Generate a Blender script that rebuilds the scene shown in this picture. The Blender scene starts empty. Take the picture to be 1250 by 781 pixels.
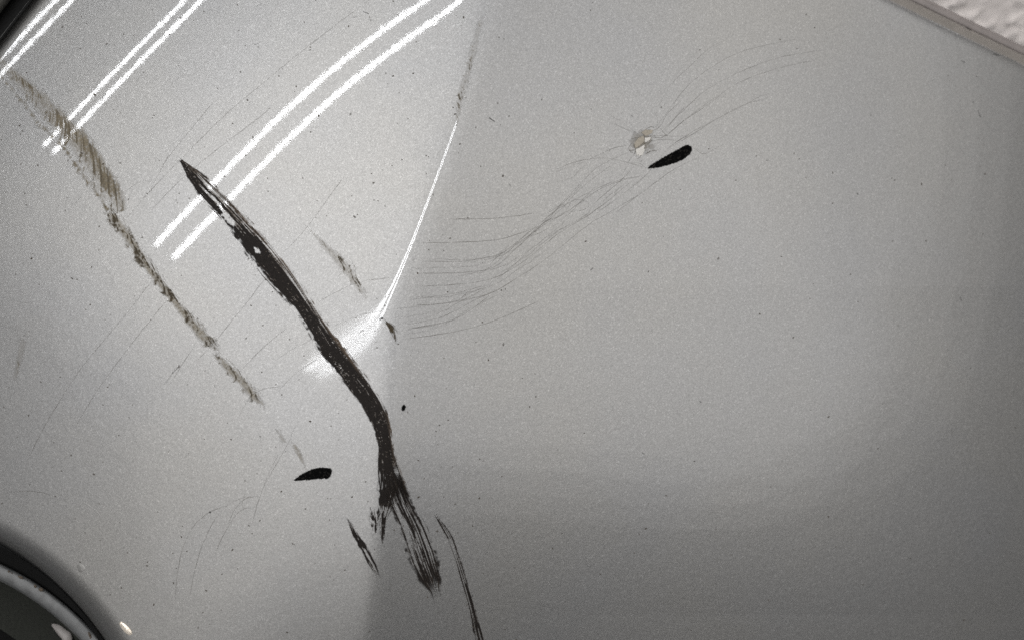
import bpy, bmesh, math, random
import numpy as np
from mathutils import Matrix, Vector

scene = bpy.context.scene
rng = np.random.default_rng(7)
random.seed(7)

# ---- the panel's shape -------------------------------------------------
# u, v: panel units of 0.32 mm, u to the right, v downwards, origin at (625, 390.5)
UN = 0.00032
CU, CV = 625.0, 390.5
D = 0.40                      # camera distance from the panel's plane
R2 = math.sqrt(2.0)

_gs = np.array([-420, -60, 58, 168, 352, 605, 760, 2200.0])
_gv = np.array([-.56, -.46, -.36, -.23, -.13, -.055, -.03, -.03])
_sx = np.arange(-700, 2400.0, 1.0)
_gx = np.interp(_sx, _gs, _gv)
_k = np.exp(-0.5 * (np.arange(-150, 151) / 45.0) ** 2); _k /= _k.sum()
_gx = np.convolve(np.pad(_gx, 150, mode='edge'), _k, mode='valid')
_hx = np.cumsum(-_gx) * UN
_hx -= np.interp(718.0, _sx, _hx)

CREASE_V = np.array([-400, -20, 60, 135, 270, 395, 440, 520, 650, 781, 1100.0])
CREASE_U = np.array([ 690, 601, 585, 566, 523, 482, 479, 474, 462, 447, 420.0])
CREASE_W = np.array([  8, 8, 8, 7.0, 6.2, 6.5, 7, 5.5, 5, 6, 9.0])
CREASE_A = 0.32
_cv = np.arange(-400, 1101.0)
def _smooth(y, sg):
    k = np.exp(-0.5 * (np.arange(-120, 121) / sg) ** 2); k /= k.sum()
    return np.convolve(np.pad(y, 120, mode='edge'), k, mode='valid')
_cu = _smooth(np.interp(_cv, CREASE_V, CREASE_U), 30.0)
_cw = _smooth(np.interp(_cv, CREASE_V, CREASE_W), 14.0)

def softplus(x):
    return np.where(x > 30, x, np.log1p(np.exp(np.minimum(x, 30))))

def circle3(p, q, r):
    ax, ay = p; bx, by = q; cx, cy = r
    d = 2 * (ax * (by - cy) + bx * (cy - ay) + cx * (ay - by))
    ux = ((ax*ax + ay*ay) * (by - cy) + (bx*bx + by*by) * (cy - ay) + (cx*cx + cy*cy) * (ay - by)) / d
    uy = ((ax*ax + ay*ay) * (cx - bx) + (bx*bx + by*by) * (ax - cx) + (cx*cx + cy*cy) * (bx - ax)) / d
    return ux, uy, math.hypot(ax - ux, ay - uy)

ARCH = circle3((0, 668), (60, 709), (124, 781))      # the panel's edge at the wheel arch
LIP0 = circle3((0, 688), (50, 716), (123, 781))      # outer and inner rim of the arch lip behind it
def edge_right(u, v):    # distance inside the upper right edge
    return (-(u - 1085) * 0.4366 + (v - 0) * 0.8996) + 0.00004 * (u - 1170) ** 2 
def edge_left(u, v):     # distance inside the upper left edge
    return ((u - 36) * 0.7877 + (v - 0) * 0.6160)
def edge_arch(u, v):
    return np.hypot(u - ARCH[0], v - ARCH[1]) - ARCH[2]

def roll(d, r, depth):
    q = np.clip((r - d) / r, 0, 1)
    return depth * (1 - np.sqrt(np.maximum(1 - q * q, 0)))

def height(u, v):
    u = np.asarray(u, float); v = np.asarray(v, float)
    s = (u + v) / R2; t = (u - v) / R2
    w = 42.0 * (np.clip(t - 100, 0, None) / 310.0) ** 2
    w = np.where(t > 600, 42 * (500 / 310) ** 2 + (t - 600) * 42 * 2 * 500 / 310 ** 2, w)
    w = w * (1 - np.clip((s - 420) / 260, 0, 1) ** 2 * (3 - 2 * np.clip((s - 420) / 260, 0, 1)))
    q = np.clip((s + 60) / 400, 0, 1); w = w * q * q * (3 - 2 * q)
    h = np.interp(s - w, _sx, _hx)
    h = h - (UN * (t - 100)) ** 2 / 2 * 0.9
    tn = np.clip(-100 - t, 0, None) * UN
    h = h - tn ** 2 / 2 * 0.9
    cu = np.interp(v, _cv, _cu); cw = np.interp(v, _cv, _cw)
    d = (u - cu) * 0.952
    h = h - CREASE_A * cw * UN * softplus(d / cw) + 0.13 * UN * 55 * softplus((d - 140 - 0.25 * np.clip(v - 350, 0, 400)) / 55)
    # the right face: slightly hollow past the crease, then falling away to the right and below
    r1 = np.clip(u - 780, 0, None) * UN
    r2 = np.clip(v - 260, 0, None) * UN
    h = h - r1 ** 3 * 5.2 - r2 ** 3 * 3.0 / (1 + np.exp(-(d + 110) / 70))
    # rolled edges
    h = h - roll(edge_right(u, v), 10.0, 0.0012)
    h = h - roll(edge_left(u, v), 5.0, 0.0016)
    h = h - 0.0130 * np.clip((34.0 - edge_arch(u, v)) / 34.0, 0, 1.2) ** 3
    return h

def surf(u, v, lift=0.0):
    u = np.asarray(u, float); v = np.asarray(v, float)
    h = height(u, v)
    x = (u - CU) * UN; y = (CV - v) * UN
    k = 1 - (h + lift) / D
    return np.stack([x * k, y * k, h + lift], -1)

def normal(u, v, e=1.0):
    a = surf(u + e, v) - surf(u - e, v)
    b = surf(u, v - e) - surf(u, v + e)
    n = np.cross(a, b)
    return n / np.linalg.norm(n, axis=-1, keepdims=True)
# -------------------------------------------------------------------------

# ---- frame of the place --------------------------------------------------
# panel frame: x right, y along the panel, z out of the panel. The panel leans back 45 degrees:
# world up lies halfway between the panel's normal and the panel's upper left.
E_S = np.array([1, -1, 0]) / R2; E_T = np.array([1, 1, 0]) / R2; E_Z = np.array([0, 0, 1.0])
UP = (E_Z - E_S) / R2; OUT = (E_Z + E_S) / R2
ROT = np.stack([E_T, -OUT, UP])          # rows: world x, y, z
BASE = np.array([0, 0, 0.62])
def world(p):
    return np.asarray(p) @ ROT.T + BASE
def wmat(col_x, col_y, col_z, loc):
    m = Matrix.Identity(4)
    for i in range(3):
        m[i][0] = col_x[i]; m[i][1] = col_y[i]; m[i][2] = col_z[i]; m[i][3] = loc[i]
    return m
def place(a, b, c):       # a point given along (OUT, E_T, UP) from the panel's middle
    return a * OUT + b * E_T + c * UP

# ---- camera ---------------------------------------------------------------
cam = bpy.data.cameras.new("camera"); cam_o = bpy.data.objects.new("camera", cam)
scene.collection.objects.link(cam_o); scene.camera = cam_o
cam.sensor_width = 36.0; cam.sensor_fit = 'HORIZONTAL'
cam.lens = 36.0 / (1250 * UN / D)
cam.clip_start = 0.01; cam.clip_end = 100
cam_o.matrix_world = wmat(ROT[:, 0], ROT[:, 1], ROT[:, 2], world([0, 0, D]))
cam.dof.use_dof = True; cam.dof.focus_distance = 0.415; cam.dof.aperture_fstop = 7.0

# ---- world, lamps, exposure --------------------------------------------------
wd = bpy.data.worlds.new("World"); scene.world = wd; wd.use_nodes = True
wd.node_tree.nodes['Background'].inputs[0].default_value = (0.92, 0.95, 1.0, 1)
wd.node_tree.nodes['Background'].inputs[1].default_value = 0.03

def area(name, p0, p1, width, radiance, color, facing):
    """a rectangular lamp from p0 to p1 (panel frame), facing a direction"""
    p0 = np.asarray(p0, float); p1 = np.asarray(p1, float)
    L = np.linalg.norm(p1 - p0); ax = (p1 - p0) / L
    z = -np.asarray(facing, float); z = z - ax * (z @ ax); z /= np.linalg.norm(z)
    y = np.cross(z, ax)
    l = bpy.data.lights.new(name, 'AREA'); l.shape = 'RECTANGLE'
    l.size = L; l.size_y = width; l.color = color
    l.energy = radiance * math.pi * L * width
    o = bpy.data.objects.new(name, l); scene.collection.objects.link(o)
    o.matrix_world = wmat(ROT @ ax, ROT @ y, ROT @ z, world((p0 + p1) / 2))
    return o

CEIL = 2.0
TUBE_L = 36.0
TUBE_C = (0.965, 0.98, 1.0)
for a, b0, b1, tw, q in ((-0.685, -0.60, 1.9, 0.0080, .65), (-0.635, -0.60, 1.9, 0.0080, .65),
                  (-0.25, -0.58, 2.1, 0.0075, .85), (-0.197, -0.58, 2.1, 0.0075, .85),
                  (0.365, -0.63, 2.1, 0.0085, .95), (0.452, -0.63, 2.1, 0.0085, .95),
                  (1.285, -0.74, 0.86, 0.034, .40), (1.362, -0.74, 0.86, 0.034, .40)):
    area("fluorescent_tube", place(a, b0, CEIL), place(a, b1, CEIL), tw, TUBE_L * q, TUBE_C, -UP)
# unseen fill lamps added to brighten both faces: brightest in the middle, fading outwards
def soft_light(centre, q0, q1, flat, total, color, n=14):
    for k in range(n):
        q = q0 + (q1 - q0) * (k + 1) / n
        c = np.asarray(centre) * (1 + 0.008 * k)
        ax = np.cross(c, UP); ax /= np.linalg.norm(ax)
        o = area("added_fill_light", c - q * ax, c + q * ax, flat * 2 * q, total / n, color, -c)
        o.data.shape = 'ELLIPSE'; o.data.energy *= math.pi / 4
SOFT = (1.0, 0.982, 0.958)
for d, L, q in (((0.558, 0.583, 0.591), 0.5, 2.5), ((0.849, 0.338, 0.407), 0.6, 2.5), ((0.835, 0.375, 0.402), 0.85, 2.6), ((0.698, 0.616, 0.365), 0.85, 3.3),
                ((0.599, 0.781, 0.175), 0.45, 2.5), ((0.645, -0.36, 0.675), 1.1, 1.8), ((0.435, -0.249, 0.865), 1.05, 1.8), ((0.222, -0.191, 0.956), 1.15, 1.8),
                ((0.414, -0.592, 0.691), 0.42, 1.8), ((0.691, -0.573, 0.441), 0.75, 1.8), ((0.26, 0.183, 0.948), 0.85, 1.8)):
    soft_light(place(*(4 * np.array(d))), 0.1, q, 0.8, L, SOFT, 7)

scene.view_settings.view_transform = 'Standard'
scene.view_settings.look = 'None'
scene.view_settings.gamma = 1.0
scene.view_settings.exposure = 0.9
scene.view_settings.use_curve_mapping = False
scene.cycles.use_denoising = False
scene.cycles.max_bounces = 6

# ---- helpers ----------------------------------------------------------------
col = scene.collection
def mesh_obj(name, verts, faces, mat=None, parent=None, smooth=True, attrs=None):
    """verts in the panel frame"""
    verts = world(np.asarray(verts, float).reshape(-1, 3))
    me = bpy.data.meshes.new(name)
    faces = np.asarray(faces, dtype=np.int32) if not isinstance(faces, list) else faces
    if isinstance(faces, np.ndarray):
        n = faces.shape[1]
        me.vertices.add(len(verts)); me.vertices.foreach_set('co', verts.astype(np.float32).ravel())
        me.loops.add(faces.size); me.loops.foreach_set('vertex_index', faces.ravel())
        me.polygons.add(len(faces))
        me.polygons.foreach_set('loop_start', np.arange(0, faces.size, n, dtype=np.int32))
        me.update(calc_edges=True)
    else:
        me.from_pydata([tuple(v) for v in verts], [], faces)
    me.validate()
    if smooth:
        me.polygons.foreach_set('use_smooth', np.ones(len(me.polygons), dtype=bool))
    for k, a in (attrs or {}).items():
        at = me.attributes.new(k, 'FLOAT', 'POINT'); at.data.foreach_set('value', np.asarray(a, np.float32))
    me.update()
    o = bpy.data.objects.new(name, me); col.objects.link(o)
    if mat: me.materials.append(mat)
    if parent: o.parent = parent
    return o
def grid_faces(nx, ny, keep=None):
    i = np.arange((ny - 1) * (nx - 1)); r = i // (nx - 1); c = i % (nx - 1)
    a = r * nx + c
    f = np.stack([a, a + nx, a + nx + 1, a + 1], -1)
    return f if keep is None else f[keep.ravel()]
def compact(verts, faces, *arrs):
    used = np.unique(faces); m = np.full(len(verts), -1, np.int64); m[used] = np.arange(len(used))
    return (verts[used], m[faces]) + tuple(np.asarray(a)[used] for a in arrs)
def tag(o, label, cat=None, group=None, kind=None):
    if label: o['label'] = label
    if cat: o['category'] = cat
    if group: o['group'] = group
    if kind: o['kind'] = kind
    return o

def hash2(i, j, seed):
    n = (i.astype(np.int64) * 374761393 + j.astype(np.int64) * 668265263 + seed * 1442695041) & 0xffffffff
    n = ((n ^ (n >> 13)) * 1274126177) & 0xffffffff
    return ((n ^ (n >> 16)) & 0xffffff) / float(0xffffff)
def vnoise(x, y, seed=0):
    x = np.asarray(x, float); y = np.asarray(y, float)
    i = np.floor(x); j = np.floor(y); fx = x - i; fy = y - j
    fx = fx * fx * (3 - 2 * fx); fy = fy * fy * (3 - 2 * fy)
    i = i.astype(np.int64); j = j.astype(np.int64)
    a = hash2(i, j, seed); b = hash2(i + 1, j, seed); c = hash2(i, j + 1, seed); d = hash2(i + 1, j + 1, seed)
    return (a * (1 - fx) + b * fx) * (1 - fy) + (c * (1 - fx) + d * fx) * fy
def fbm(x, y, seed=0, oct=3):
    s = 0; a = 0.5; t = 0
    for k in range(oct):
        s = s + a * vnoise(x, y, seed + k * 17); t += a; x = x * 2.03 + 11.3; y = y * 2.03 + 7.7; a *= 0.55
    return s / t
def stretch(n, k=1.9):
    return np.clip((n - 0.5) * k + 0.5, 0, 1)
def sstep(a, b, x):
    q = np.clip((x - a) / (b - a), 0, 1); return q * q * (3 - 2 * q)

# ---- materials ----------------------------------------------------------------
def new_mat(name):
    m = bpy.data.materials.new(name); m.use_nodes = True
    nt = m.node_tree; b = nt.nodes['Principled BSDF']
    return m, nt, b
def N(nt, kind, **kw):
    n = nt.nodes.new(kind)
    for k, v in kw.items():
        if k.startswith('i_'):
            n.inputs[k[2:].replace('_', ' ')].default_value = v
        else: setattr(n, k, v)
    return n
def ramp(nt, fac, stops):
    r = nt.nodes.new('ShaderNodeValToRGB'); el = r.color_ramp.elements
    while len(el) > 1: el.remove(el[-1])
    el[0].position = stops[0][0]; c = stops[0][1]; el[0].color = (*c, 1) if isinstance(c, tuple) else (c, c, c, 1)
    for p, c in stops[1:]:
        e = el.new(p); e.color = (*c, 1) if isinstance(c, tuple) else (c, c, c, 1)
    nt.links.new(fac, r.inputs[0]); return r.outputs[0]

def paint_material():
    m, nt, b = new_mat("silver_metallic_paint"); L = nt.links.new
    tc = N(nt, 'ShaderNodeTexCoord'); co = tc.outputs['Object']
    fl = N(nt, 'ShaderNodeTexNoise', i_Scale=1700.0, i_Detail=2.0, i_Roughness=0.65); L(co, fl.inputs['Vector'])
    vo = N(nt, 'ShaderNodeTexVoronoi', i_Scale=2500.0); L(co, vo.inputs['Vector'])
    cl = N(nt, 'ShaderNodeTexNoise', i_Scale=14.0, i_Detail=3.0); L(co, cl.inputs['Vector'])
    # metallic flakes: small cells that differ in brightness
    f1 = ramp(nt, fl.outputs['Fac'], [(0.25, 0.228), (0.5, 0.28), (0.75, 0.34)])
    sep = N(nt, 'ShaderNodeSeparateColor'); L(vo.outputs['Color'], sep.inputs[0])
    f2 = ramp(nt, sep.outputs[0], [(0.0, 0.88), (0.6, 1.0), (0.9, 1.04), (1.0, 1.3)])
    mx = N(nt, 'ShaderNodeMix', data_type='RGBA', blend_type='MULTIPLY'); mx.inputs[0].default_value = 1.0
    L(f1, mx.inputs['A']); L(f2, mx.inputs['B'])
    f3 = ramp(nt, cl.outputs['Fac'], [(0.3, (0.965, 0.965, 0.97)), (0.7, (1.0, 0.985, 0.955))])
    mx2 = N(nt, 'ShaderNodeMix', data_type='RGBA', blend_type='MULTIPLY'); mx2.inputs[0].default_value = 1.0
    L(mx.outputs['Result'], mx2.inputs['A']); L(f3, mx2.inputs['B'])
    L(mx2.outputs['Result'], b.inputs['Base Color'])
    b.inputs['Metallic'].default_value = 0.90
    b.inputs['Roughness'].default_value = 0.50
    b.inputs['Coat Weight'].default_value = 1.0
    # lacquer dulled by rubbing where the scrape passes the foot of the crease
    vd = N(nt, 'ShaderNodeVectorMath', operation='DISTANCE'); L(co, vd.inputs[0]); vd.inputs[1].default_value = tuple(world(surf(432.0, 436.0)))
    mr = N(nt, 'ShaderNodeMapRange', interpolation_type='SMOOTHSTEP'); L(vd.outputs['Value'], mr.inputs['Value'])
    for i, q in ((1, 38 * UN), (2, 85 * UN), (3, 0.085), (4, 0.026)): mr.inputs[i].default_value = q
    L(mr.outputs[0], b.inputs['Coat Roughness'])
    b.inputs['Coat IOR'].default_value = 1.45
    b.inputs['Specular IOR Level'].default_value = 0.25
    # relief: flakes under the lacquer, orange peel on top of it
    op = N(nt, 'ShaderNodeTexNoise', i_Scale=430.0, i_Detail=0.0); L(co, op.inputs['Vector'])
    b0 = N(nt, 'ShaderNodeBump', i_Strength=0.26, i_Distance=0.00012); L(op.outputs['Fac'], b0.inputs['Height'])
    bp = N(nt, 'ShaderNodeBump', i_Strength=0.26, i_Distance=0.00012); L(fl.outputs['Fac'], bp.inputs['Height']); L(b0.outputs['Normal'], bp.inputs['Normal'])
    L(bp.outputs['Normal'], b.inputs['Normal'])
    bc = N(nt, 'ShaderNodeBump', i_Strength=0.026, i_Distance=0.00010); L(op.outputs['Fac'], bc.inputs['Height'])
    L(bc.outputs['Normal'], b.inputs['Coat Normal'])
    return m

def wear_material(name, dark, pale, rough=0.6, alpha=1.0, spec=0.06):
    """a mark lying on the paint: cover = how densely it covers, tone = how dark it is"""
    m, nt, b = new_mat(name); L = nt.links.new
    at = N(nt, 'ShaderNodeAttribute', attribute_name='cover'); tn = N(nt, 'ShaderNodeAttribute', attribute_name='tone')
    tc = N(nt, 'ShaderNodeTexCoord'); gr = N(nt, 'ShaderNodeTexNoise', i_Scale=1300.0, i_Detail=2.0); L(tc.outputs['Object'], gr.inputs['Vector'])
    mc = N(nt, 'ShaderNodeMix', data_type='RGBA'); mc.inputs['A'].default_value = (*pale, 1); mc.inputs['B'].default_value = (*dark, 1)
    L(tn.outputs['Fac'], mc.inputs['Factor'])
    mg = N(nt, 'ShaderNodeMix', data_type='RGBA', blend_type='MULTIPLY'); mg.inputs[0].default_value = 1.0
    L(mc.outputs['Result'], mg.inputs['A']); L(ramp(nt, gr.outputs['Fac'], [(0.3, 0.75), (0.7, 1.2)]), mg.inputs['B'])
    L(mg.outputs['Result'], b.inputs['Base Color'])
    b.inputs['Roughness'].default_value = rough; b.inputs['Specular IOR Level'].default_value = spec
    ml = N(nt, 'ShaderNodeMath', operation='MULTIPLY'); ml.inputs[1].default_value = alpha
    L(at.outputs['Fac'], ml.inputs[0]); L(ml.outputs[0], b.inputs['Alpha'])
    return m
def plain(name, colr, rough=0.5, metallic=0.0, noise=0.15, scale=300.0, bump=0.0, spec=0.5):
    m, nt, b = new_mat(name); L = nt.links.new
    tc = N(nt, 'ShaderNodeTexCoord'); gr = N(nt, 'ShaderNodeTexNoise', i_Scale=scale, i_Detail=4.0); L(tc.outputs['Object'], gr.inputs['Vector'])
    lo = tuple(c * (1 - noise) for c in colr); hi = tuple(c * (1 + noise) for c in colr)
    L(ramp(nt, gr.outputs['Fac'], [(0.3, lo), (0.7, hi)]), b.inputs['Base Color'])
    b.inputs['Roughness'].default_value = rough; b.inputs['Metallic'].default_value = metallic
    b.inputs['Specular IOR Level'].default_value = spec
    if bump:
        bp = N(nt, 'ShaderNodeBump', i_Strength=bump, i_Distance=0.0004); L(gr.outputs['Fac'], bp.inputs['Height']); L(bp.outputs['Normal'], b.inputs['Normal'])
    return m

PAINT = paint_material()
SCRAPE = wear_material("black_rubber_scrape", (0.012, 0.010, 0.009), (0.15, 0.112, 0.08), 0.55)
BROWN = wear_material("brown_scuff_dirt", (0.045, 0.036, 0.024), (0.205, 0.172, 0.118), 0.7)
INK = wear_material("exposed_black_plastic", (0.003, 0.003, 0.003), (0.013, 0.012, 0.011), 0.7, spec=0.0)
HAIR = wear_material("fine_scratch", (0.07, 0.06, 0.05), (0.25, 0.23, 0.2), 0.6)
BLACK = plain("black_plastic_gap", (0.006, 0.006, 0.006), 0.8, spec=0.1)
LINER = plain("dark_liner_plastic", (0.014, 0.015, 0.0125), 0.8, noise=0.25, scale=900, bump=0.2, spec=0.2)
LIPM = plain("chipped_grey_lip_paint", (0.10, 0.102, 0.103), 0.55, 0.2, noise=0.22, scale=260, bump=0.3)
CLIP = plain("pale_grey_clip_plastic", (0.19, 0.178, 0.17), 0.55, noise=0.06)
RUST = plain("rust_chip", (0.055, 0.042, 0.030), 0.85, noise=0.4, scale=1500)
TRIM = plain("dusty_trim_plastic", (0.175, 0.155, 0.148), 0.5, noise=0.1, scale=120)
FLAKE = plain("bare_primer_flake", (0.44, 0.425, 0.40), 0.5, noise=0.06, scale=900)
TANFL = plain("tan_primer_flake", (0.24, 0.215, 0.175), 0.55, noise=0.15, scale=900)
GLINT = plain("bright_bare_chip", (0.80, 0.72, 0.62), 0.35, 0.6, noise=0.2, scale=1500, bump=0.5)
PLASTER = plain("painted_plaster", (0.80, 0.745, 0.72), 0.8, noise=0.06, scale=60)

# ---- the car ----------------------------------------------------------------
car = bpy.data.objects.new("car", None); col.objects.link(car)
tag(car, "silver metallic car with a scraped, creased and cracked bumper corner, seen close up", "car")

# bumper skin
STEP = 2.5
us = np.r_[np.arange(-520, -40, 8.0), np.arange(-40, 1290, STEP), np.arange(1290, 1700, 8.0)]
vs = np.r_[np.arange(-430, -40, 8.0), np.arange(-40, 820, STEP), np.arange(820, 1150, 8.0)]
U, V = np.meshgrid(us, vs)
def snap(U, V):
    for f in (edge_right, edge_left, edge_arch):
        d = f(U, V); e = 0.5
        gx = (f(U + e, V) - f(U - e, V)) / (2 * e); gy = (f(U, V + e) - f(U, V - e)) / (2 * e)
        m = (d < 0) & (d > -STEP * 1.5)
        U = np.where(m, U - d * gx, U); V = np.where(m, V - d * gy, V)
    return U, V
ins0 = np.minimum(np.minimum(edge_right(U, V), edge_left(U, V)), edge_arch(U, V))
keepv = ins0 > -STEP * 1.5
U2, V2 = snap(U, V)
kf = keepv[:-1, :-1] & keepv[1:, :-1] & keepv[:-1, 1:] & keepv[1:, 1:]
P = surf(U2, V2).reshape(-1, 3); Fc = grid_faces(len(us), len(vs), kf)
P, Fc = compact(P, Fc)
bumper = mesh_obj("bumper", P, Fc, PAINT, car)

def strip(name, rows, mat, parent, smooth=True, kind=None):
    """rows: list of equally long lists of panel frame points"""
    rows = np.asarray(rows, float); ny, nx = rows.shape[:2]
    return mesh_obj(name, rows.reshape(-1, 3), grid_faces(nx, ny), mat, parent, smooth)
def at(u, v, z):          # the point at depth z seen over panel coordinates (u, v)
    k = 1 - np.asarray(z, float) / D
    return np.stack([(np.asarray(u) - CU) * UN * k, (CV - np.asarray(v)) * UN * k, np.broadcast_to(z, np.shape(u)) * 1.0], -1)

# wheel arch: rolled flange, pale lip, liner
zl0 = float(height(np.array([60.]), np.array([735.0]))[0])
ZP = float(np.mean([height(*[np.array([q]) for q in p])[0] for p in ((30, 640), (100, 700), (160, 770))]))
ang = np.radians(np.linspace(-180, 60, 220))
def ringpt(c, r, z):
    return at(c[0] + r * np.cos(ang), c[1] + r * np.sin(ang), z)
A = ARCH; Lp = LIP0
rim_in = 340.0
strip("arch_flange", [ringpt(A, A[2] + 2, ZP - .009), ringpt(A, A[2] - 3, ZP - .013), ringpt(Lp, Lp[2] + 1.5, ZP - .022), ringpt(Lp, Lp[2] - 8, ZP - .026)], BLACK, car)
lip = strip("arch_lip", [ringpt(Lp, Lp[2] + .5, ZP - .0205), ringpt(Lp, Lp[2] - 1.0, ZP - .0185), ringpt(Lp, Lp[2] - 4, ZP - .0178), ringpt(Lp, Lp[2] - 10, ZP - .0176), ringpt(Lp, Lp[2] - 16, ZP - .0180), ringpt(Lp, rim_in + 1.5, ZP - .0188), ringpt(Lp, rim_in, ZP - .0205), ringpt(Lp, rim_in - .5, ZP - .026)], LIPM, car)
tag(lip, "pale grey lip of the wheel arch with rusty chips")
liner = strip("arch_liner", [ringpt(Lp, rim_in + 4, ZP - .024), ringpt(Lp, rim_in - 8, ZP - .032), ringpt(Lp, rim_in - 30, ZP - .040), ringpt(Lp, rim_in - 52, ZP - .043)], LINER, car)
well = strip("wheel_well", [ringpt(Lp, rim_in - 50, ZP - .044), ringpt(Lp, rim_in - 60, ZP - .065), ringpt(Lp, rim_in - 160, ZP - .10), ringpt(Lp, rim_in - 300, ZP - .11), ringpt(Lp, 1, ZP - .11)], BLACK, car)

def blob(name, poly, zfun, thick, mat, parent, bevel=1.0):
    """a flat piece of real thickness with a bevelled rim, outline in panel units"""
    poly = np.asarray(poly, float); n = len(poly); c = poly.mean(0)
    dirs = poly - c; ln = np.linalg.norm(dirs, axis=1, keepdims=True)
    inner = poly - dirs / ln * np.minimum(bevel, ln * 0.4)
    z0 = zfun(poly[:, 0], poly[:, 1]); z1 = zfun(inner[:, 0], inner[:, 1]) + thick; zc = zfun(c[:1], c[1:]) + thick * 1.15
    pts = np.concatenate([at(poly[:, 0], poly[:, 1], z0), at(inner[:, 0], inner[:, 1], z1), at(c[:1], c[1:], zc)])
    f = []
    for i in range(n):
        j = (i + 1) % n
        f += [[j, i, n + i, n + j], [n + j, n + i, 2 * n]]
    return mesh_obj(name, pts, f, mat, parent, smooth=True)
def smooth_poly(poly, it=2):
    p = np.asarray(poly, float)
    for _ in range(it):
        q = np.roll(p, -1, 0); p = np.stack([0.75 * p + 0.25 * q, 0.25 * p + 0.75 * q], 1).reshape(-1, 2)
    return p
clip = blob("liner_clip", smooth_poly([(62, 762), (64, 760), (73, 761.5), (80, 767), (86, 770.5), (89, 776), (88, 800), (92, 815), (84, 806), (77, 781), (70, 773)]), lambda u, v: np.full(len(u), ZP - .0300), 0.002, CLIP, liner)
for poly in ([(9, 696), (11, 695.5), (12.5, 697), (11, 698.5), (9.5, 698)], [(21, 702), (25, 702.5), (28, 703.5), (28.5, 706), (25, 706), (22.5, 704)], [(13, 698), (15, 698.5), (15.5, 700), (13.5, 699.5)],
             [(41, 713), (43.5, 713), (45, 715.5), (43, 717.5), (41.5, 716)], [(47, 717.5), (50, 716), (53, 718.5), (53, 721), (49.5, 721.5), (47, 720)], [(107, 770), (110, 772), (112, 777), (110.5, 780), (108, 775)]):
    o = blob("rust_chip", smooth_poly(poly, 1), lambda u, v: np.full(len(u), ZP - .0177), 0.00025, RUST, lip, 0.3)

# upper left: the edge of the next body part beyond the shut line
tt = np.linspace(-520, 620, 80)
def leftpt(off, z):        # off: distance beyond the panel's edge
    return at(36 - 0.616 * tt * 1.0 - off * 0.7877, 0 + 0.7877 * tt - off * 0.616, z)
strip("shut_line", [leftpt(-3, -.030 + .000), leftpt(4, -.045), leftpt(24, -.050)], BLACK, car)
nb = strip("lamp_housing", [leftpt(17, -.052), leftpt(19, -.044), leftpt(24, -.041), leftpt(34, -.039), leftpt(60, -.040), leftpt(120, -.05)], plain("grey_lamp_housing", (0.10, 0.098, 0.09), 0.45, noise=0.3, scale=90), car)

# upper right: dusty trim strip below the bumper's edge
rr = np.linspace(-420, 620, 160)
def rightpt(off, z):
    u0 = 1085 + 0.8996 * rr; v0 = 0.4366 * rr
    v0 = v0 - 0.00004 * (u0 - 1170) ** 2 / 0.8996
    return at(u0 + off * 0.4366, v0 - off * 0.8996, z)
ue = 1085 + 0.8996 * rr; ve = 0.4366 * rr - 0.00004 * (ue - 1170) ** 2 / 0.8996
ZR = height(ue - 0.4366 * 2, ve + 0.8996 * 2)
strip("bumper_return", [rightpt(-1.5, ZR - .0012), rightpt(1.0, ZR - .0014), rightpt(5, ZR - .0022), rightpt(9.0, ZR - .0040), rightpt(10.5, ZR - .0065)], plain("dusty_bumper_edge", (0.17, 0.155, 0.14), 0.5, 0.1, noise=0.08, scale=200), car)
trim = strip("edge_trim", [rightpt(8.2, ZR - .012), rightpt(9.6, ZR - .0085), rightpt(13, ZR - .0080), rightpt(19, ZR - .0085), rightpt(20.5, ZR - .011), rightpt(20.8, ZR - .025)], TRIM, car)
ZG = float(np.interp(1170, ue, ZR))
gap = blob("trim_gap", [(1156, 27.5), (1162, 30), (1170, 32), (1180, 34), (1186, 37.5), (1180, 37.5), (1172, 36.5), (1166, 34)], lambda u, v: np.full(len(u), ZG - .0070), 0.0001, BLACK, trim, 0.4)

# ---- marks on the bumper --------------------------------------------------------
LIFT = 0.00009
def field_mark(name, box, cell, fun, mat, lift=LIFT, cut=0.04, parent=None, label=None, kind=None):
    u0, v0, u1, v1 = box
    uu = np.arange(u0, u1 + cell, cell); vv = np.arange(v0, v1 + cell, cell)
    U, V = np.meshgrid(uu, vv)
    cover, tone = fun(U, V)
    ok = ((edge_right(U, V) > 0) & (edge_left(U, V) > 2) & (edge_arch(U, V) > 0))
    cover = np.where(ok, cover, 0)
    k = np.maximum(np.maximum(cover[:-1, :-1], cover[1:, :-1]), np.maximum(cover[:-1, 1:], cover[1:, 1:])) > cut
    f = grid_faces(len(uu), len(vv), k)
    if len(f) == 0: return None
    uf, ff, cf, tf, vf = compact(U.ravel(), f, cover.ravel(), tone.ravel(), V.ravel())
    p = surf(uf, vf, lift)
    o = mesh_obj(name, p, ff, mat, parent or bumper, True, {'cover': np.clip(cf, 0, 1), 'tone': np.clip(tf, 0, 1)})
    if label: o['label'] = label
    if kind: o['kind'] = kind
    return o

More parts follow.
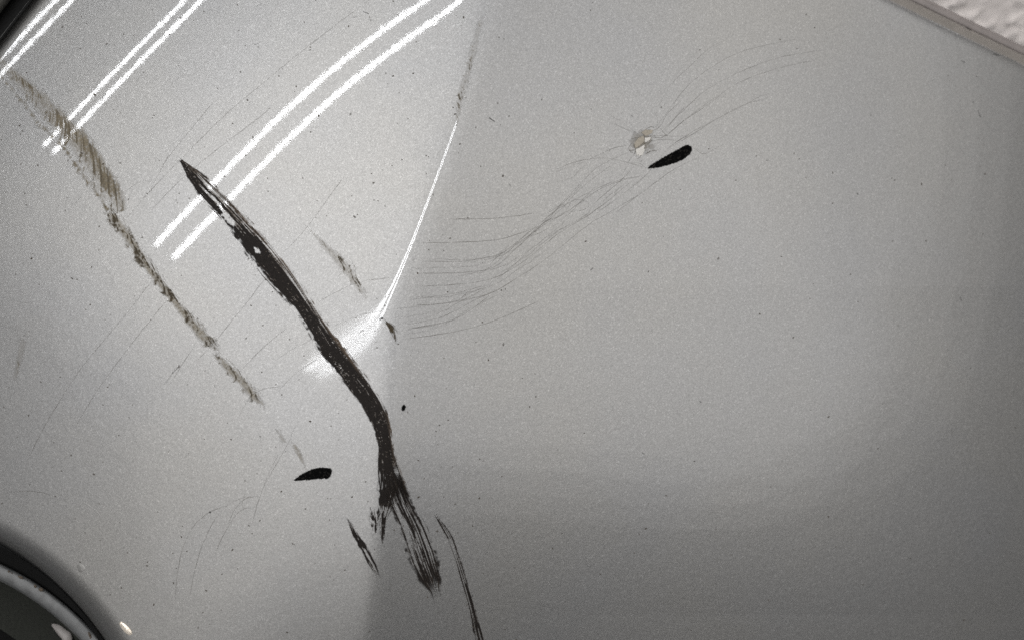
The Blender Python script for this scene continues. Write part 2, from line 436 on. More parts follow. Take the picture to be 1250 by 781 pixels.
def band_coords(U, V, left, right):
    """along (0..1, plus px length) and across (-1 left edge .. 1 right edge) a band between two edge lines"""
    left = np.asarray(left, float); right = np.asarray(right, float)
    def resample(p, n):
        d = np.r_[0, np.cumsum(np.linalg.norm(np.diff(p, axis=0), axis=1))]
        q = np.linspace(0, d[-1], n); return np.stack([np.interp(q, d, p[:, 0]), np.interp(q, d, p[:, 1])], -1)
    n = 120
    def soft(p):
        q = np.vstack([np.repeat(p[:1], 6, 0), p, np.repeat(p[-1:], 6, 0)]); k = np.hanning(15)[1:-1]; k /= k.sum()
        return np.stack([np.convolve(q[:, i], k, mode='valid') for i in (0, 1)], -1)
    l = soft(resample(left, n)); r = soft(resample(right, n)); c = (l + r) / 2
    seg = np.r_[0, np.cumsum(np.linalg.norm(np.diff(c, axis=0), axis=1))]
    best = np.full(U.shape, 1e9); al = np.zeros(U.shape); ac = np.zeros(U.shape)
    for i in range(n - 1):
        a = c[i]; b = c[i + 1]; ab = b - a; L2 = ab @ ab
        t = ((U - a[0]) * ab[0] + (V - a[1]) * ab[1]) / L2
        if i > 0: t = np.maximum(t, 0)
        if i < n - 2: t = np.minimum(t, 1)
        dx = U - a[0] - t * ab[0]; dy = V - a[1] - t * ab[1]; d2 = dx * dx + dy * dy
        m = d2 < best
        sd = (dx * ab[1] - dy * ab[0]) / math.sqrt(L2)
        hw = (np.linalg.norm(l[i] - r[i]) * (1 - np.clip(t, 0, 1)) + np.linalg.norm(l[i + 1] - r[i + 1]) * np.clip(t, 0, 1)) / 2 + 0.3
        best = np.where(m, d2, best); al = np.where(m, seg[i] + t * math.sqrt(L2), al); ac = np.where(m, sd / hw, ac)
    return al, -ac, seg[-1]      # along in px, across: -1 left .. 1 right when walking down the page

# the long black scrape
SL = [(219.5, 195), (231, 221), (249, 244), (267, 260), (282.5, 281), (300, 304), (318, 327), (339, 351), (360, 374), (381, 407), (389, 424), (409, 450), (430, 478), (447, 504), (457.5, 524), (462.5, 545), (463, 575), (463, 606)]
SR = [(220.5, 195), (244, 210), (259, 224), (276, 241), (294, 260), (314, 280), (335, 303), (355, 330), (376, 362), (386, 378), (401, 401), (419, 424.5), (434, 445), (449, 465.5), (465, 487), (474, 506.5), (477, 524), (480, 545), (486, 570), (498, 601)]
def scrape(U, V):
    a, c, T = band_coords(U, V, SL, SR)
    ref = (np.abs(U - 300) < 1.5) & (np.abs(V - 303) < 1.5)
    if c[ref].mean() > 0: c = -c                       # c = -1 on the lower left border
    wob = (fbm(a / 40.0, c * 0 + 3, 15, 2) - 0.5) * 0.05
    cc = c + wob
    st = stretch(fbm(a / 60.0, cc * 8.0 + 20, 3, 3)); st2 = stretch(fbm(a / 22.0, cc * 19 + 40, 9, 2)); rag = stretch(fbm(a / 8.0, cc * 2.5, 5, 3))
    fine = stretch(fbm(U / 2.3, V / 2.3, 19, 2))
    edge = 1.06 - np.abs(c) + (rag - 0.5) * 0.24 + (st - 0.5) * 0.18
    inside = sstep(0.0, 0.14, edge)
    # how solid the rubber is, along the stroke, and thinner towards its upper right border
    solid = np.interp(a, [0, 8, 40, 70, 96, 112, 126, 330, 420, T], [0.80, 0.78, 0.72, 0.68, 0.66, 0.80, 1.0, 1.12, 1.08, 1.05])
    solid = solid - np.interp(a, [0, 90, 125, 190, 300, 380], [0.0, 0.10, 0.50, 0.42, 0.30, 0.12]) * sstep(0.10, 0.62, c)
    solid = solid + 0.12 * sstep(-0.3, -0.8, c) * sstep(130, 60, a)
    solid = solid - 0.30 * sstep(0.70, 1.0, np.abs(c)) * sstep(100, 160, a)
    n = 0.55 * st + 0.33 * st2 + 0.12 * fine
    core = sstep(-0.06, 0.20, solid - 1 + n)
    core = core * (1 - 0.75 * sstep(0.80, 0.95, st2 * .7 + fine * .3) * sstep(110, 140, a))
    def hole(cu, cv, du, dv, hl, hw, sd):
        q = math.hypot(du, dv); x = ((U - cu) * du + (V - cv) * dv) / q / hl; y = ((U - cu) * dv - (V - cv) * du) / q / hw
        return sstep(0.75, 1.15, np.hypot(x, y) + (fbm(U / 3, V / 3.6, sd, 2) - 0.5) * 1.5)
    bare = hole(277, 265, 105, 150, 17, 4.0, 1) * hole(263, 245, 110, 140, 12, 1.9, 4) * hole(313.7, 305.5, 100, 120, 4.8, 2.2, 2)
    cover = inside * np.clip(0.30 * sstep(0.15, 0.6, st2) * sstep(300, 150, a) + core, 0, 1) * bare
    # loose dashes thrown off along the lower left border
    off = sstep(0.60, 0.80, st2 * .6 + rag * .4) * sstep(-1.0, -1.06, c) * sstep(-1.42, -1.2, c) * sstep(110, 150, a) * sstep(300, 240, a)
    cover = np.maximum(cover, off)
    tone = np.clip(0.25 + core * 0.85 - 0.55 * sstep(0.45, 1.0, c) * sstep(0.35, 0.65, st), 0, 1)
    end = sstep(T + 4, T - 14, a + (st2 - 0.5) * 50)
    return cover * end * (a > -3), tone
field_mark("scrape_mark", (205, 185, 515, 625), 0.8, scrape, SCRAPE, label="long curved black scrape with a streaky pointed upper end")

def streaky(L, R, seed, fl=30.0, fc=8.0, dens=None, endfade=12, soft=0.15, darkamt=0.8, ragged=0.35, base=0.7):
    def fun(U, V):
        a, c, T = band_coords(U, V, L, R)
        st = stretch(fbm(a / fl + seed * 3.1, c * fc + 20, seed, 3)); st2 = vnoise(a / (fl * 0.35), c * fc * 2.1 + 7, seed + 5)
        fine = stretch(fbm(U / 1.9, V / 2.4, seed + 9, 2)); n = 0.58 * st + 0.32 * st2 + 0.10 * fine
        dn = dens(a / T, c) if dens else 0.55
        edge = sstep(0.0, 0.3, 1 - np.abs(c) + (fbm(a / 7, c * 2, seed + 2) - 0.5) * ragged * 2)
        core = sstep(0.0, soft, n - (1 - dn))
        en = sstep(-2, endfade * .4, a + (st2 - .5) * 12) * sstep(T + 2, T - endfade, a + (st2 - 0.5) * endfade * 2.2)
        return core * edge * en, base + darkamt * core * n
    return fun
def flip(f): return lambda t, c: f(t, -c)

# the frayed lower end of the scrape: a fan of streaks, a left stub
field_mark("scrape_fan", (455, 570, 560, 740), 0.7, streaky([(466, 580), (473, 612), (485, 640), (494, 668), (502, 690), (517, 718), (527, 728)], [(488, 578), (499, 602), (509, 622), (521, 642), (531, 668), (539, 700), (536, 716)], 21, 60, 11.0,
    lambda t, c: np.interp(t, [0, .12, .25, .4, .6, .75, .9, 1], [.92, .68, .55, .52, .57, .68, .92, .84]) , 14, 0.10, 1.0, 0.3), SCRAPE, label="fan of fine black streaks at the lower end of the scrape")
field_mark("scrape_stub", (445, 590, 485, 670), 0.7, streaky([(461, 596), (461, 612), (462, 630), (464, 645), (466, 664)], [(484, 596), (482, 610), (474, 628), (470, 645), (467, 664)], 31, 22, 4.0,
    lambda t, c: np.interp(t, [0, .3, .5, 1], [.95, .72, .55, .75]), 6, 0.12, 1.0, 0.5), SCRAPE)
field_mark("scrape_stub", (445, 610, 475, 656), 0.7, streaky([(452, 628), (452, 640), (455, 650)], [(464, 620), (463, 636), (459, 650)], 33, 12, 3.0,
    lambda t, c: np.interp(t, [0, 1], [.66, .62]), 5, 0.12, 1.0, 0.6), SCRAPE)
field_mark("scuff_mark", (416, 625, 472, 715), 0.7, streaky([(424, 634), (430, 652), (441, 672), (452, 692), (461, 704)], [(425, 633), (437, 649), (449, 668), (458, 686), (464, 704)], 41, 26, 3.2,
    lambda t, c: np.interp(t, [0, .2, .45, .7, 1], [.52, .56, .72, .75, .55]), 6, 0.16, 1.0, 0.4), SCRAPE, label="short slanting black scuff left of the scrape's frayed end")
field_mark("scuff_mark", (522, 620, 610, 850), 0.7, streaky([(531, 630), (545, 655), (556, 684), (564, 712), (573, 745), (580, 781), (588, 830)], [(533, 629), (552, 652), (562, 680), (570, 708), (580, 740), (591, 779), (600, 830)], 51, 60, 3.2,
    lambda t, c: np.interp(t, [0, .1, .3, .6, 1], [.55, .58, .60, .58, .62]), 8, 0.14, 1.0, 0.35), SCRAPE, label="thin streaky scuff curving down to the right of the fan")

# the brown scuff on the left: combed band, then a narrow ragged line
BL = [(-4, 84), (5, 98), (18, 115), (31, 131), (42, 149), (59, 163), (77, 181), (90, 202), (107, 225), (127, 249), (136, 260)]
BR = [(0, 72), (14, 84), (32, 97), (50, 113), (70, 132), (90, 154), (110, 172), (126, 200), (142, 224), (152, 248), (153, 262)]
def combed(U, V):
    a, c, T = band_coords(U, V, BL, BR)
    if (c[(np.abs(U - 100) + np.abs(V - 185)) < 6]).size: pass
    m = (np.abs(U - 118) < 1.5) & (np.abs(V - 190) < 1.5)
    if c[m].mean() < 0: c = -c                      # c = 1 on the upper right border
    # curved comb teeth, crossing the band from its upper border down to its lower one
    q = (1 - c) * np.interp(a / T, [0, .3, .6, 1], [8, 15, 15, 9]) * 1.5
    x = U - 0.30 * q + 0.009 * q * q
    tooth = stretch(fbm(x / 1.7 + 0.9 * fbm(U / 14, V / 14, 67, 2), q / 34 + V / 60, 61, 2), 1.9); big = stretch(fbm(a / 20, c * 1.6, 62, 2)); fine = stretch(fbm(U / 2.2, V / 2.6, 63, 2))
    up = sstep(-0.75, 0.6, c); low = np.exp(-((c + 0.95) / 0.20) ** 2)
    dn = np.interp(a / T, [0, .18, .36, .5, .62, .8, .93, 1], [.36, .40, .46, .64, .70, .70, .60, .48])
    dn = dn * (0.58 + 0.55 * up) + 0.16 * (big - 0.5)
    mid = sstep(-0.06, 0.30, tooth * 0.60 + 0.24 * fine + 0.16 * big - 1 + dn) * 0.80
    lo = sstep(0.28, 0.70, 0.5 * stretch(fbm(a / 6, c * 3, 64, 2)) + 0.5 * fine) * low * np.interp(a / T, [0, .1, .3, .6, 1], [.45, .65, .6, .85, 1.0])
    edge = sstep(1.22, 0.80, np.abs(c) + (fine - .5) * 0.25 + (tooth - .5) * .35)
    smear = 0.50 * up * np.interp(a / T, [0, .4, .55, .75, 1], [.30, .55, 1, .8, .35]) * (0.6 + 0.8 * fine)
    cover = edge * np.maximum(np.maximum(mid, smear), lo)
    return cover * (a < T + 1), 0.1 + 0.85 * mid * tooth + 0.55 * lo * fine
field_mark("brown_scuff", (-20, 60, 165, 270), 0.8, combed, BROWN, label="broad combed brown scuff near the upper left corner")
def thin_brown(path, width, seed, dens, smr=0.78):
    path = np.asarray(path, float); d = np.gradient(path, axis=0); nn = np.stack([d[:, 1], -d[:, 0]], -1); nn /= np.linalg.norm(nn, axis=1, keepdims=True)
    w = 0.85 * np.asarray(width, float)[:, None]
    L = path - nn * w / 2; R = path + nn * w / 2
    def fun(U, V):
        a, c, T = band_coords(U, V, L, R)
        barb = stretch(fbm((U * 0.93 - V * 0.36 + c * c * 2.5 + 5 * fbm(U / 11, V / 11, seed + 7, 2)) / 1.6, (V * 0.93 + U * .36) / 12, seed, 2), 2.2)
        fine = stretch(fbm(U / 2.0, V / 2.2, seed + 1, 2)); big = stretch(fbm(a / 15, c * .8, seed + 2, 2), 1.5)
        dn = np.interp(a / T, *dens)
        n = 0.44 * barb + 0.30 * fine + 0.26 * big
        core = 0.9 * sstep(-0.05, 0.34, n - 1 + dn - 0.20 * np.abs(c) - 0.02)
        edge = sstep(1.5, 0.7, np.abs(c) - (barb - 0.5) * 0.8 + (fine - .5) * .3)
        smear = smr * dn * sstep(1.15, 0.15, np.abs(c) + (big - .5) * .4) * (0.55 + 0.6 * fine)
        en = sstep(-1, 12, a + (fine - .5) * 14) * sstep(T + 1, T - 14, a + (fine - .5) * 16)
        return edge * np.maximum(core, smear) * en, 0.05 + 0.95 * 1.2 * core * sstep(.25, .7, .3 * fine + .7 * barb)
    return fun
field_mark("brown_scuff", (120, 245, 275, 435), 0.8, thin_brown([(130, 252), (146, 276), (158, 292), (177, 322), (197, 348), (210, 365), (228, 387), (246, 408), (267, 430)], [15, 13, 14, 13, 10, 9, 13, 15, 11], 71, ([0, .1, .3, .5, .7, .9, 1], [.62, .66, .68, .70, .72, .68, .60])), BROWN, label="narrow ragged brown scuff running on down from the combed one")
field_mark("brown_scuff", (258, 430, 335, 505), 0.8, thin_brown([(262, 431), (276, 447), (287, 457), (300, 471), (311, 484), (322, 496)], [8, 12, 14, 12, 13, 8], 81, ([0, .15, .3, .8, 1], [.46, .52, .62, .62, .6])), BROWN, label="broken brown scuff patch below the narrow one")
field_mark("brown_scuff", (334, 522, 356, 548), 0.7, thin_brown([(339, 527), (343, 533), (349, 541)], [5, 7, 4], 83, ([0, 1], [.55, .5])), BROWN)
field_mark("brown_scuff", (354, 538, 385, 575), 0.7, thin_brown([(357, 541), (363, 550), (368, 560), (373, 571)], [7, 9, 6, 3], 84, ([0, .5, 1], [.42, .46, .3])), BROWN)
field_mark("brown_scuff", (372, 272, 456, 375), 0.8, thin_brown([(376, 278), (390, 293), (408, 312), (424, 330), (436, 348), (449, 367)], [3, 5, 14, 18, 11, 4], 85, ([0, .2, .45, .7, 1], [.36, .42, .54, .56, .46]), 0.4), BROWN, label="faint brown scuff between the scrape and the crease")
field_mark("brown_scuff", (467, 388, 492, 420), 0.6, streaky([(470, 394), (475, 402), (480, 411), (482, 415)], [(474, 393), (482, 398), (485, 406), (484.5, 415)], 86, 14, 3.0, lambda t, c: np.interp(t, [0, .5, 1], [.55, .62, .7]), 4, 0.25, 0.7), BROWN, label="small brown scrape at the foot of the sharp crease")
field_mark("brown_scuff", (548, 20, 600, 180), 0.9, thin_brown([(590, 18), (583, 40), (578, 62), (572, 84), (565, 106), (560, 128), (556, 160)], [8, 10, 13, 11, 12, 12, 8], 88, ([0, .2, .5, .8, 1], [.34, .42, .46, .42, .34]), 0.22), BROWN, label="faint brown rubbing along the upper crease")
field_mark("brown_scuff", (0, 395, 50, 480), 0.9, thin_brown([(32, 405), (26, 425), (22, 445), (16, 470)], [8, 12, 11, 8], 89, ([0, .5, 1], [.40, .46, .38]), 0.2), BROWN)

# gouges through the paint: black plastic shows
def ink_poly(poly, seed):
    poly = smooth_poly(poly, 2)
    def fun(U, V):
        ins = np.zeros(U.shape, bool); n = len(poly); dist = np.full(U.shape, 1e9)
        for i in range(n):
            a = poly[i]; b = poly[(i + 1) % n]
            cond = ((a[1] > V) != (b[1] > V))
            xi = (b[0] - a[0]) * (V - a[1]) / (b[1] - a[1] + 1e-12) + a[0]
            ins ^= cond & (U < xi)
            ab = b - a; t = np.clip(((U - a[0]) * ab[0] + (V - a[1]) * ab[1]) / (ab @ ab + 1e-9), 0, 1)
            dist = np.minimum(dist, np.hypot(U - a[0] - t * ab[0], V - a[1] - t * ab[1]))
        sd = np.where(ins, dist, -dist) + (fbm(U / 2.0, V / 2.0, seed, 2) - 0.5) * 1.7
        return sstep(-0.45, 0.6, sd), 1 - 1.0 * sstep(0.60, 0.75, fbm(U / 1.6, V / 1.6, seed + 3, 2)) * sstep(0, 2.5, sd)
    return fun
GA = [(789.5, 206.3), (795, 202), (800, 198.5), (809, 192.5), (820, 187), (831.5, 180.5), (838, 176.8), (843, 177.8), (845, 182), (844, 187), (838, 192.5), (829, 197.5), (818, 201), (806, 204.5), (798, 205.5)]
GB = [(357, 586.3), (363, 582), (371, 576), (383, 571.3), (396, 570), (403, 571), (405.2, 574), (404.5, 579), (401.5, 583.8), (391, 584), (376, 585.3), (365, 586.2)]
field_mark("gouge", (784, 170, 850, 212), 0.45, ink_poly(GA, 91), INK, label="black leaf-shaped gouge beside the spider crack")
field_mark("gouge", (350, 563, 412, 592), 0.45, ink_poly(GB, 95), INK, label="black leaf-shaped gouge left of the scrape")

# hairline scratches: each a narrow ribbon on the paint
def cat_rom(p, n=7):
    p = np.asarray(p, float)
    if len(p) < 3: return np.stack([np.linspace(p[0, k], p[-1, k], 24) for k in (0, 1)], -1)
    q = np.vstack([2 * p[0] - p[1], p, 2 * p[-1] - p[-2]]); out = []
    for i in range(1, len(q) - 2):
        for t in np.linspace(0, 1, n, endpoint=False):
            a, b, c, d = q[i - 1:i + 3]
            out.append(0.5 * (2 * b + (c - a) * t + (2 * a - 5 * b + 4 * c - d) * t * t + (3 * b - a - 3 * c + d) * t ** 3))
    return np.vstack([np.array(out), p[-1:]])
def resamp(p, step):
    d = np.r_[0, np.cumsum(np.linalg.norm(np.diff(p, axis=0), axis=1))]; n = max(3, int(d[-1] / step))
    q = np.linspace(0, d[-1], n); return np.stack([np.interp(q, d, p[:, 0]), np.interp(q, d, p[:, 1])], -1)
def hair(pts, w=1.0, dark=0.55, wob=0.3, mat=None, name="scratch", fade=True):
    seed = int(rng.integers(1, 9999))
    p = resamp(cat_rom(pts), 3.0); n = len(p)
    d = np.gradient(p, axis=0); nn = np.stack([-d[:, 1], d[:, 0]], -1); nn /= np.linalg.norm(nn, axis=1, keepdims=True) + 1e-9
    i = np.arange(n)
    p = p + nn * ((vnoise(i / 2.3, i * 0, seed) - 0.5) * 2 * wob)[:, None]
    ww = 0.7 * w * (0.5 + 0.8 * vnoise(i / 4.0, i * 0 + 3, seed + 1))
    cv = 0.52 * dark * (0.15 + 1.1 * vnoise(i / 5.0, i * 0 + 9, seed + 2))
    if fade: cv = cv * np.minimum(1, np.minimum(i + 0.5, n - 0.5 - i) / 4.0)
    l = p - nn * ww[:, None] / 2; r = p + nn * ww[:, None] / 2
    ok = (edge_right(p[:, 0], p[:, 1]) > 1) & (edge_left(p[:, 0], p[:, 1]) > 1) & (edge_arch(p[:, 0], p[:, 1]) > 1)
    if ok.sum() < 3: return
    l, r, cv = l[ok], r[ok], cv[ok]
    pts3 = np.concatenate([surf(l[:, 0], l[:, 1], LIFT * 1.4), surf(r[:, 0], r[:, 1], LIFT * 1.4)]); m = len(l)
    f = np.array([[k, k + m, k + m + 1, k + 1] for k in range(m - 1)])
    return mesh_obj(name, pts3, f, mat or HAIR, bumper, True, {'cover': np.r_[cv, cv], 'tone': np.full(2 * m, 0.85)})
def sc(pts, s, ox, oy): return [(x / s + ox, y / s + oy) for x, y in pts]

Z4 = [  # the sweep of lines right of the crease
 [(230, 230), (390, 228), (500, 218), (580, 205)],
 [(110, 330), (280, 325), (430, 315), (520, 290), (620, 250), (700, 185), (760, 120), (830, 60), (900, 10)],
 [(120, 405), (280, 405), (390, 388), (460, 365), (580, 270), (660, 205), (720, 140)],
 [(100, 455), (300, 450), (420, 428), (500, 360), (600, 270), (720, 200), (850, 110), (950, 70), (1019, 55)],
 [(100, 508), (300, 497), (440, 465), (560, 390), (700, 280), (830, 200), (980, 80)],
 [(80, 588), (240, 575), (400, 538), (520, 470), (640, 390), (800, 260), (900, 200), (1019, 130)],
 [(60, 665), (200, 635), (330, 570), (430, 520)],
 [(60, 685), (240, 650), (330, 600), (400, 545)],
 [(50, 725), (200, 705), (340, 675), (480, 625), (600, 570)],
 [(400, 420), (440, 380), (580, 285), (700, 170), (780, 90)],
 [(640, 205), (700, 170), (720, 185), (750, 150), (800, 155), (810, 180), (770, 195), (720, 200)],
 [(660, 40), (740, 10), (800, -10)], [(280, 560), (320, 525), (370, 505)], [(505, 262), (522, 278)], [(795, 208), (812, 228)]]
for l in Z4: hair(sc(l, 3.397, 480, 200), 1.0, 0.62)
for k in range(16):        # the same sweep again, fainter and broken
    l = np.array(sc(Z4[int(rng.integers(1, 7))], 3.397, 480, 200)); n = len(l); a0 = int(rng.integers(0, max(1, n - 3)))
    l = l[a0:a0 + int(rng.integers(3, 6))] + rng.uniform(-14, 14, 2) + rng.uniform(-4, 4, (1, 2))
    if len(l) >= 3: hair(l, 0.8, 0.40, 0.8)
Z5 = [[(160, 490), (280, 330), (360, 250), (480, 170), (600, 120), (820, 70)], [(180, 520), (300, 400), (420, 300), (600, 210), (760, 155), (935, 125)],
 [(200, 540), (330, 430), (500, 310), (620, 250), (780, 200), (920, 170)], [(240, 570), (320, 520), (430, 460), (560, 395), (660, 340)],
 [(200, 600), (300, 545), (420, 470), (540, 400), (670, 355)], [(170, 390), (230, 290), (320, 200), (420, 110), (500, 70)], [(420, 605), (480, 575)], [(640, 350), (700, 330)]]
for l in Z5: hair(sc(l, 3.907, 760, 30), 0.9, 0.42)
Z8 = [[(0, 520), (120, 475), (250, 455), (330, 460), (450, 490), (530, 510)], [(0, 600), (90, 570), (140, 520), (185, 478)], [(200, 460), (240, 440), (330, 400), (430, 375)],
 [(60, 690), (80, 670), (230, 520), (380, 440), (450, 420)], [(0, 760), (150, 680), (300, 610), (420, 575), (520, 560)], [(180, 781), (250, 700), (380, 590), (460, 500)],
 [(240, 781), (420, 650), (540, 545), (640, 420), (760, 330), (830, 310)], [(350, 781), (560, 620), (700, 520), (850, 450)], [(560, 270), (610, 270), (660, 190), (740, 110)],
 [(570, 320), (640, 320), (690, 328), (760, 320)], [(560, 350), (650, 345), (740, 350), (780, 320)], [(320, 200), (400, 250), (490, 320)], [(430, 240), (470, 290)], [(340, 250), (460, 305)],
 [(590, 180), (600, 240), (590, 270)], [(640, 300), (700, 220), (760, 150)], [(650, 320), (760, 230), (880, 150), (1000, 60)], [(530, 410), (560, 430), (590, 400), (620, 405)], [(440, 480), (500, 490), (535, 515)],
 [(380, 560), (430, 490)], [(600, 260), (660, 330)], [(810, 390), (870, 430), (930, 410)]]
for l in Z8: hair(sc(l, 4.883, 680, 100), 0.9, 0.50)
LEFT = [[(470, -12), (448, 2), (367, 64), (300, 119), (269, 146), (220, 195), (180, 237), (150, 272)], [(331, 132), (300, 156), (243, 200), (205, 235), (180, 262)], [(261, 124), (220, 174), (202, 197), (182, 235)],
 [(186, 342), (150, 388), (100, 448), (60, 510), (35, 557)], [(202, 368), (160, 420), (119, 476), (92, 520)], [(241, 416), (222, 445), (206, 470)], [(420, 216), (395, 250), (370, 283), (344, 311)], [(324, 339), (303, 367), (263, 416), (240, 440)],
 [(350, 400), (320, 425), (292, 454)], [(389, 368), (412, 356), (437, 345), (480, 338)], [(404, 399), (442, 384), (483, 377), (530, 372), (580, 363)], [(336, 440), (360, 424), (386, 412)], [(340, 476), (362, 455), (391, 435)],
 [(151, 237), (166, 224), (179, 221), (188, 224)], [(290, 510), (310, 480), (345, 470)], [(318, 600), (335, 570), (352, 540), (360, 520)],
 [(278, 617), (262, 622), (248, 630), (234, 645), (222, 673), (216, 703), (214, 730)], [(305, 605), (284, 612), (268, 626), (256, 645), (244, 673), (236, 703), (232, 725)], [(312, 619), (293, 623), (275, 648), (262, 676)],
 [(339, 555), (329, 575), (321, 595), (314, 615), (308, 639)], [(0, 602), (20, 600), (37, 599), (56, 602), (71, 606)], [(300, 598), (296, 612), (297, 622)], [(316, 605), (300, 608), (286, 622), (278, 640)], [(200, 470), (214, 450), (222, 440)]]
for l in LEFT: hair(l, 1.0, 0.55)
# small marks: short dashes
for l, w, dk in (([(597, 144), (601, 147), (604, 149)], 2.0, 1), ([(1194, 135), (1195.5, 140), (1197, 143)], 2.4, .9), ([(1187, 124), (1189, 126)], 2.0, .8), ([(1174, 74), (1178, 77)], 2.0, .6), ([(1179, 88), (1182, 90)], 2.0, .5),
               ([(1213, 66), (1219, 68)], 2.4, .8), ([(770, 141), (773, 143)], 1.6, .7), ([(935, 196), (938, 196)], 1.6, .6), ([(463, 390), (466, 388.5), (467, 387)], 3.0, .95), ([(440, 405), (444, 403)], 2.6, .8), ([(854, 489), (856, 491)], 3.2, .95),
               ([(1172, 363), (1174, 367)], 2.4, .8), ([(784, 552), (787, 554)], 2.2, .7), ([(721, 330), (724, 327)], 1.8, .8), ([(621, 224), (624, 228)], 1.6, .7), ([(255.5, 624), (257, 626)], 3.0, .9), ([(1046, 236), (1048, 238)], 2.4, .8), ([(490, 503), (493, 507)], 1.6, .5),
               ([(210, 456), (217, 448)], 2.0, .6), ([(110, 222), (116, 218)], 1.6, .5), ([(92, 248), (99, 240)], 1.6, .5), ([(70, 253), (76, 246)], 1.4, .4), ([(443, 14), (450, 17)], 2.0, .6), ([(450, 24), (456, 26)], 2.4, .6), ([(310, 55), (318, 52)], 1.6, .4), ([(430, 22), (437, 20)], 1.8, .5), ([(312, 8), (319, 5)], 1.6, .4)):
    hair(l, w, dk, 0.2, INK, "paint_chip", fade=False)
field_mark("paint_chip", (486, 490, 500, 505), 0.5, ink_poly([(490, 500), (491, 494), (494.5, 493), (495.5, 496), (494, 500), (492, 501.5)], 97), INK, label="small black chip right of the scrape")
# pale scratch at lower left
hair([(103, 612), (112, 618), (120, 625), (127, 634)], 1.3, 0.8, 0.2, wear_material("pale_scratch", (0.75, 0.74, 0.72), (0.75, 0.74, 0.72), 0.4))
# a bright bare chip and a small dimple
sz = lambda u, v: height(u, v) + 0.00008
blob("bare_chip", smooth_poly([(145, 759), (149, 758), (154, 762), (160, 768), (162, 774), (157, 775), (151, 770), (147, 765)], 1), sz, 0.0003, GLINT, bumper, 1.0)
blob("dimple", smooth_poly([(94, 689), (97, 687), (101, 688), (105, 692), (103, 696), (98, 699), (95, 695)], 1), sz, 0.00012, PAINT, bumper, 2.0)
# spider crack: lifted flakes of lacquer with brown seams
FL = [([(779, 188.5), (786, 179), (787, 184), (784.5, 189.5), (780, 191)], FLAKE, 0.00022), ([(776, 182.5), (781, 180.5), (787, 176.5), (787, 179.5), (782, 186), (777, 191)], FLAKE, 0.00028),
      ([(786.8, 168.5), (795, 167.3), (793, 172), (787, 174.5)], FLAKE, 0.00022), ([(779.5, 168.5), (786, 165.8), (786.5, 173.5), (780, 179), (775.5, 181.5), (774, 176)], TANFL, 0.00018),
      ([(783, 162), (787.5, 158.5), (797, 159), (796, 163), (788, 166.5)], TANFL, 0.00018)]
for poly, mt, th in FL:
    o = blob("paint_flake", poly, sz, th * 0.6, mt, bumper, 0.35); o.data.polygons.foreach_set("use_smooth", np.zeros(len(o.data.polygons), dtype=bool))
def cr(l): return [(740 + x / 8.675, 130 + y / 8.675) for x, y in l]
for l in ([(285, 530), (310, 480), (305, 435), (285, 405), (340, 375), (345, 335), (400, 310)], [(305, 435), (350, 435), (405, 395), (408, 330), (400, 310), (410, 250)], [(408, 325), (450, 325), (490, 300), (500, 255), (440, 245), (375, 265)], [(260, 350), (320, 335), (345, 335)],
          [(245, 470), (300, 465)], [(275, 385), (240, 440), (245, 470), (285, 490)], [(270, 540), (240, 590)], [(500, 255), (540, 240), (560, 220)], [(500, 330), (580, 335), (640, 300)], [(415, 250), (470, 215), (510, 225)], [(330, 560), (375, 520), (410, 440)], [(405, 395), (470, 385), (490, 360)], [(420, 500), (480, 470), (540, 470)], [(600, 370), (540, 400), (480, 405)]):
    hair(cr(l), 1.1, 0.75, 0.3, BROWN, "crack", fade=False)

def halo(U, V):
    q = np.hypot((U - 784) / 15.0, (V - 174) / 13.0)
    n = stretch(fbm(U / 3.2, V / 3.2, 120, 3))
    c = 0.5 * sstep(1.15, 0.35, q + (n - .5) * .7) * (0.3 + n)
    return c, 0.25 + 0.3 * n
field_mark("dust_halo", (764, 156, 806, 194), 0.9, halo, BROWN, lift=0.00004, label="faint beige dust around the spider crack")
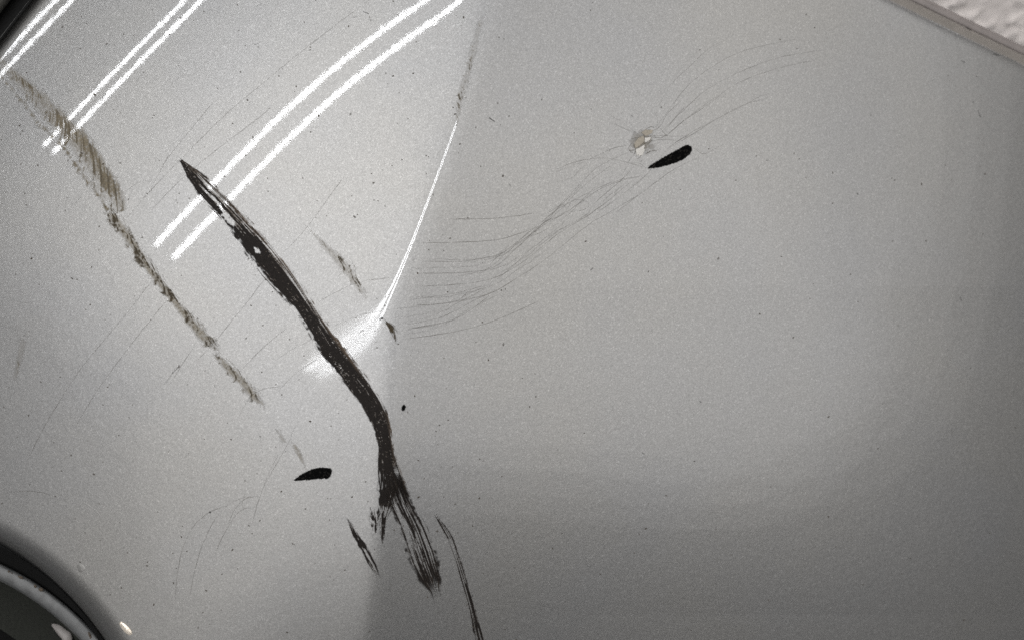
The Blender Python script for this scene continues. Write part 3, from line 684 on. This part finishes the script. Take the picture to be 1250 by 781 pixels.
# dust and grit: too many and too small to count
pts = []; fcs = []; cvs = []
for k in range(520):
    u = rng.uniform(-20, 1270); v = rng.uniform(-20, 800)
    if rng.random() < 0.62: u = rng.uniform(-20, 620)
    if min(edge_right(u, v), edge_left(u, v), edge_arch(u, v)) < 30: continue
    r = rng.uniform(0.45, 0.95) * (1.35 if rng.random() < 0.12 else 1); st = rng.uniform(1, 2.0); th = rng.uniform(0, math.pi)
    n0 = len(pts); cc = float(rng.uniform(0.3, 0.9))
    for q in range(5):
        an = 2 * math.pi * q / 5; x = r * st * math.cos(an); y = r * math.sin(an)
        pts.append(surf(u + x * math.cos(th) - y * math.sin(th), v + x * math.sin(th) + y * math.cos(th), LIFT * 1.2)); cvs.append(cc)
    fcs.append([n0 + 4, n0 + 3, n0 + 2, n0 + 1, n0])
gr = mesh_obj("grit", np.array(pts), fcs, HAIR, bumper, False, {'cover': np.array(cvs), 'tone': np.full(len(cvs), 1.0)})
gr['kind'] = 'stuff'

# ---- the wall behind ------------------------------------------------------------
hz = (E_Z + E_S) / R2                       # horizontal, towards the camera
wn = 0.95 * hz - 0.3122 * E_T                 # the wall's face
wx = np.cross(UP, wn)
p0 = at(np.array(1210.0), np.array(-5.0), -0.20)
nx, ny = 240, 240; size = 0.62
gx, gy = np.meshgrid(np.linspace(-size / 2, size / 2, nx), np.linspace(-size / 2, size / 2, ny))
rel = fbm(gx / 0.0075 + 50, gy / 0.0065 + 50, 201, 3) ; rel = np.abs(rel - 0.5) * 2; rel2 = fbm(gx / 0.03, gy / 0.022, 202, 2)
hgt = 0.0022 * sstep(0.0, 0.55, rel) + 0.0015 * rel2
W = p0 + gx[..., None] * wx + gy[..., None] * UP + hgt[..., None] * wn
# back face, so that the wall has thickness
wall_v = np.concatenate([W.reshape(-1, 3), np.array([p0 + sx * size / 2 * wx + sy * size / 2 * UP - 0.06 * wn for sx, sy in ((-1, -1), (1, -1), (1, 1), (-1, 1))])])
wf = [list(map(int, q)) for q in grid_faces(nx, ny)[:, ::-1]]
b0 = nx * ny
wf.append([b0 + 3, b0 + 2, b0 + 1, b0])
wf += [list(range(0, nx)) [::-1] + [b0, b0 + 1][:0] + [b0, b0 + 1]]
wf += [[(ny - 1) * nx + i for i in range(nx)] + [b0 + 2, b0 + 3]]
wf += [[i * nx for i in range(ny)] + [b0 + 3, b0]]
wf += [[i * nx + nx - 1 for i in range(ny)][::-1] + [b0 + 1, b0 + 2]]
wall = mesh_obj("plaster_wall", wall_v, wf, PLASTER, None, True)
tag(wall, "rough off-white plastered wall beyond the bumper's upper right edge", "wall")
